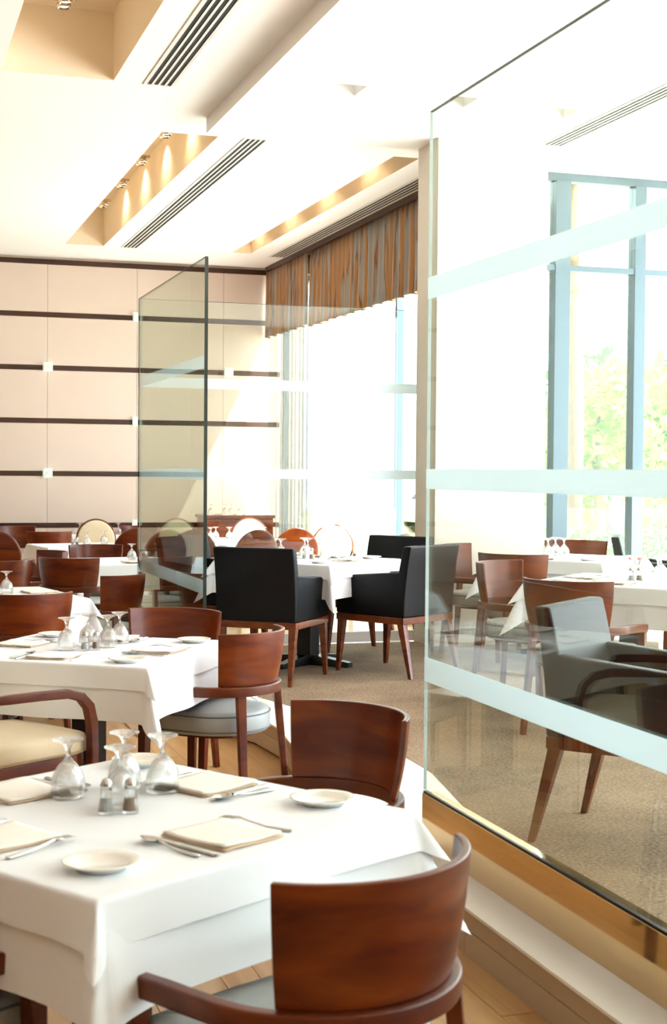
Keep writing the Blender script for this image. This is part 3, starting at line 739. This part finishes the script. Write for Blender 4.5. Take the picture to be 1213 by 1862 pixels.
# --- rear group
chair('O', 1.22, 14.5, 0, (.3, .95), 'dark red round back chair seen from behind at the left edge', GO)
chair('W', 2.0, 17.3, 0, (.1, 1), 'dark red wooden chair back in the rear beside the back wall', GW)
chair('W', 1.75, 18.55, 0, (.1, -1), 'wooden chair close to the back wall behind the dark red one', GW)
chair('O', 2.55, 17.2, 0, (-.1, -1), 'round back chair with cream pad facing the camera, left of the glass', GO)
chair('O', 2.62, 15.0, 0, (.1, 1), 'golden wooden round back chair at the edge of the small glass partition', GO)
chair('W', 3.28, 18.5, 0, (-.1, -1), 'wooden chair against the back wall at the edge of the glass', GW)
z = table(2.15, 15.75, 0, R(8), .46, 'small white clothed table with one goblet in front of the cream round chair', 'long white cloth of the small rear table', None, 6)
lay(2.15, 15.75, z, R(8), 'the small rear table', {}, [(.05, -.1), (.3, .1)], [], True)
z = table(2.75, 18.0, 0, 0, .42, 'white clothed table against the back wall behind the cream round chair', 'long white cloth of the back wall table', None, 7)
lay(2.75, 18.0, z, 0, 'the back wall table behind the cream chair', {}, [(-.28, .1), (-.05, .1), (.2, .1)], [], False)
# behind the frontal glass
chair('O', 3.55, 17.4, 0, (-.2, -1), 'cream padded round chair seen through the small glass partition', GO)
chair('O', 3.1, 14.5, 0, (.1, 1), 'brown round back chair seen through the small glass partition', GO)
chair('O', 3.66, 14.4, 0, (-.2, 1), 'wooden round back chair behind the dark end edge of the glass', GO)
chair('O', 4.52, 17.6, 0, (-.25, -1), 'cream padded round chair in front of the wooden sideboard', GO)
chair('O', 4.28, 14.85, 0, (.1, 1), 'brown round back chair beyond the goblets of the armchair table', GO)
chair('O', 4.86, 15.3, 0, (-.4, -1), 'cream padded round chair against the bright window', GO)
chair('O', 4.72, 13.3, 0, (-.6, .8), 'wooden round back chair beside the pier, behind a black armchair', GO)
z = table(3.38, 15.42, 0, R(20), .45, 'white clothed table behind the small glass partition and its goblets', 'long white cloth of the table behind the green glass', None, 8)
lay(3.38, 15.42, z, R(20), 'the table behind the green glass', {}, [(-.2, -.1), (.1, 0)], [(.2, -.2)], False)
z = table(4.1, 16.75, 0, R(15), .48, 'white clothed table seen through the frontal glass', 'long white cloth of the table seen through the frontal glass', None, 9)
lay(4.1, 16.75, z, R(15), 'the table seen through the frontal glass', {}, [(-.3, .0), (-.18, .1), (-.08, -.05), (.3, -.2)], [], True)
# wooden sideboard with goblets in the far corner
sb = thing('sideboard', 'wooden sideboard with goblets on top in the far corner', 'sideboard', (4.78, 18.75, 0))
MB().box(-.62, .3, -.22, .3, .06, .93).build('body', 'chairwood', sb, bevel=.005)
MB().box(-.64, .32, -.25, .32, .93, .97).build('top', 'chairframe', sb, bevel=.004)
for k in range(2): MB().box(-.60+.45*k, -.17+.45*k, -.232, -.22, .1, .9).build('door', 'chairwood', sb, bevel=.003)
MB().box(-.58, .27, -.19, .27, 0, .06).build('plinth', 'dark', sb)
pts = sorted([(-.52, -.1), (-.34, -.14), (-.24, -.06), (-.14, -.15), (.0, -.05), (.08, -.14), (.17, -.08), (.25, -.15)])
names = ['first', 'second', 'third', 'fourth', 'fifth', 'sixth', 'seventh', 'last']
for nm, (a, b) in zip(names, pts): put(g0, 4.78+a, 18.75+b, .97, 0, f'upturned goblet on the wooden sideboard, {nm} from the left', 'goblet', 'goblets on the sideboard')

# --- armchair table on the platform
TZ = ZP
z = table(3.0, 9.97, TZ, R(40), .475, 'white clothed pedestal table between the black armchairs', 'long white under-cloth of the armchair table', 'white overlay cloth of the armchair table', 10, H=.75)
lay(3.0, 9.97, z, R(40), 'the armchair table', {'-v': ('near right side', 0), 'u': ('far right side', 0), '-u': ('near left side', 0), 'v': ('far left side', 0)},
    [(-.12, .16), (.02, .02), (.1, .1), (.16, -.04)], [(.33, -.32), (-.36, -.33), (.33, .3)], True, True, .31)
chair('B', 2.56, 9.34, ZP, (.62, .78), 'black armchair seen from behind beside the end edge of the small glass', GB)
chair('B', 3.49, 9.47, ZP, (-.53, .85), 'black armchair in side view right of the armchair table', GB)
chair('B', 3.70, 10.42, ZP, (-.8, -.6), 'black armchair at the far side of the armchair table, near the pier', GB)
chair('B', 2.44, 10.58, ZP, (.643, -.766), 'bluish lit black armchair seen through the small glass partition', GB)

# --- tables behind the tall partition
z = table(4.30, 7.62, ZP, R(42), .48, 'white clothed table at the right edge behind the tall glass', 'long white under-cloth of the right edge table', 'white overlay cloth of the right edge table', 11, H=.75)
lay(4.30, 7.62, z, R(42), 'the right edge table', {'-u': ('near left side', 0), 'v': ('far left side', 0)}, [(-.02, -.16), (.06, .02), (.1, -.2), (.16, -.12)], [(-.36, .3)], True, True, .31)
chair('W', 3.62, 6.98, ZP, (.78, .62), 'wooden armchair seen from behind through the tall glass, in front of the right edge table', GW)
chair('W', 3.88, 8.22, ZP, (.6, -.8), 'wooden armchair with pale shining back behind the tall glass', GW)
z = table(5.0, 9.86, ZP, R(40), .45, 'white clothed table in front of the lit pier and window', 'long white under-cloth of the window table', 'white overlay cloth of the window table', 12, H=.75)
lay(5.0, 9.86, z, R(40), 'the window table', {'-u': ('near left side', 0)}, [(-.16, .08), (-.05, .0), (.02, .1)], [(-.3, -.3)], False)
chair('W', 4.36, 9.30, ZP, (.72, .69), 'dark wooden armchair seen from behind, left one behind the tall glass', GW)
chair('W', 4.50, 10.32, ZP, (.78, -.62), 'wooden armchair with pale seat in front of the lit pier', GW)
chair('W', 5.50, 10.72, ZP, (-.55, -.83), 'wooden armchair back behind the goblets of the window table', GW)
chair('W', 5.62, 9.20, ZP, (-.6, .8), 'wooden armchair back cut by the right edge of the picture', GW)
chair('B', 5.98, 10.25, ZP, (.85, -.5), 'bluish lit black armchair near the right edge in front of the window', GB)
chair('B', 2.80, 4.86, ZP, (.66, -.75), 'large black armchair with bluish back close behind the tall glass', GB)
# flowers on the right edge table
fv = thing('flower_vase', 'small vase with pink flowers on the right edge table', 'vase', (4.47, 7.88, z), 0)
MB().lathe([(.0001, 0), (.025, 0), (.03, .02), (.018, .06), (.022, .075), (.02, .075), (.016, .06), (.0001, .02)], 14).build('vase', 'china', fv, smooth=True)
for k in range(5):
    a = k*1.25; MB().lathe([(.0001, .0), (.012, .004), (.02, .014), (.014, .02), (.0001, .018)], 8, (.03*math.cos(a), .03*math.sin(a), .10+.012*(k % 2))).build('flower', 'pink', fv, smooth=True)
    MB().leg((.03*math.cos(a), .03*math.sin(a), .105), (0, 0, .03), .003, .003).build('stem', 'leaf2', fv)

# ------------------------------------------------------------------ outside
og = structure(MB().box(-40, 60, -40, 90, -.5, -.12).build('ground', 'paving'))
MB().box(5.8, 40, 22, 60, -.12, -.10).build('lawn', 'lawn', og)
def tree(x, y, h, r, label, mat, seed, base=.25, n=1500, group='trees outside the window'):
    rnd = random.Random(seed); t = thing('tree', label, 'tree', (x, y, -.12), 0, group)
    MB().sweep([(0, 0, 0), (.05, .02, h*.3), (-.03, .05, h*.6), (0, 0, h*.9)], .28, .28, n=8, taper=[1, .8, .5, .15]).build('trunk', 'bark', t, smooth=True)
    m = MB(); cl = [(rnd.gauss(0, r*.42), rnd.gauss(0, r*.42), h*(base+(1-base)*rnd.random()), r*rnd.uniform(.3, .55)) for _ in range(22)]
    for _ in range(n):
        cx, cy, cz, cr = rnd.choice(cl); d = Vector((rnd.gauss(0, 1), rnd.gauss(0, 1), rnd.gauss(0, 1))).normalized()*cr*rnd.uniform(.6, 1.05)
        p = Vector((cx, cy, cz))+d; a = Vector((rnd.gauss(0, 1), rnd.gauss(0, 1), rnd.gauss(0, 1))).normalized(); b = a.cross(d).normalized(); s = rnd.uniform(.10, .2)*(r/1.6)
        k = len(m.v); m.v += [tuple(p-a*s), tuple(p+b*s*.55), tuple(p+a*s), tuple(p-b*s*.55)]; m.f.append((k, k+1, k+2, k+3))
    m.build('foliage', mat, t)
tree(12.0, 22.5, 3.3, 1.3, 'light green tree beside the frontal window mullion', 'leaf', 1)
tree(15.2, 26.5, 3.7, 1.7, 'yellow green bushy tree at the right edge outside', 'leaf', 2)
tree(20.5, 34, 4.2, 2.0, 'darker tree farther away between the window mullions', 'leaf2', 3, .15)
tree(21.5, 42, 5.0, 2.2, 'pale distant tree left in the frontal window', 'leaf2', 4, .15)
tree(9.0, 17.6, 8.8, 1.2, 'tree whose high leaves hang at the top of the frontal window', 'leaf2', 5, .67)
hd = thing('hedge', 'low clipped hedge outside below the window', 'hedge', (8.6, 15.6, -.12))
m = MB(); rnd = random.Random(9)
for _ in range(2200):
    p = Vector((rnd.uniform(-1.6, 1.6), rnd.uniform(-.35, .35), rnd.uniform(.05, 1.0))); a = Vector((rnd.gauss(0, 1), rnd.gauss(0, 1), rnd.gauss(0, 1))).normalized(); b = a.cross(Vector((0, 0, 1))).normalized(); s = .07
    k = len(m.v); m.v += [tuple(p-a*s), tuple(p+b*s*.6), tuple(p+a*s), tuple(p-b*s*.6)]; m.f.append((k, k+1, k+2, k+3))
m.build('foliage', 'leaf2', hd)
for i in range(4): MB().leg((-1.3+.85*i, 0, .9), (-1.3+.85*i, 0, 0), .02, .04).build('stem', 'bark', hd)
def car(x, y, rz, mat, label):
    t = thing('parked_car', label, 'car', (x, y, -.12), rz, 'parked cars outside')
    MB().hexa([(-2.1, -.85, .35), (2.1, -.85, .35), (2.1, .85, .35), (-2.1, .85, .35), (-2.1, -.82, .95), (2.1, -.82, .85), (2.1, .82, .85), (-2.1, .82, .95)]).build('body', mat, t, bevel=.1, seg=3)
    MB().hexa([(-1.5, -.78, .93), (1.0, -.78, .93), (1.0, .78, .93), (-1.5, .78, .93), (-1.1, -.62, 1.42), (.45, -.62, 1.42), (.45, .62, 1.42), (-1.1, .62, 1.42)]).build('cabin', 'tyre', t, bevel=.06)
    MB().box(-1.08, .43, -.6, .6, 1.42, 1.46).build('roof', mat, t, bevel=.02)
    for sx in (-1.3, 1.3):
        for sy in (-.8, .8):
            o = MB().lathe([(.0001, -.1), (.3, -.1), (.32, -.07), (.32, .07), (.3, .1), (.0001, .1)], 18).build('wheel', 'tyre', t); o.rotation_euler = (R(90), 0, 0); o.location = (sx, sy, .32)
car(14.6, 30.5, R(10), 'carblue', 'blue parked car beyond the window, low behind the table')
car(15.6, 36.5, R(5), 'carwhite', 'white parked car farther off beyond the window')
bp = thing('barrier_post', 'red and white striped post outside the window', 'post', (12.9, 27.5, -.12))
for k in range(5): MB().lathe([(.0001, 0), (.05, 0), (.05, .5), (.0001, .5)], 10, (0, 0, .5*k)).build('band', 'red' if k % 2 else 'carwhite', bp)
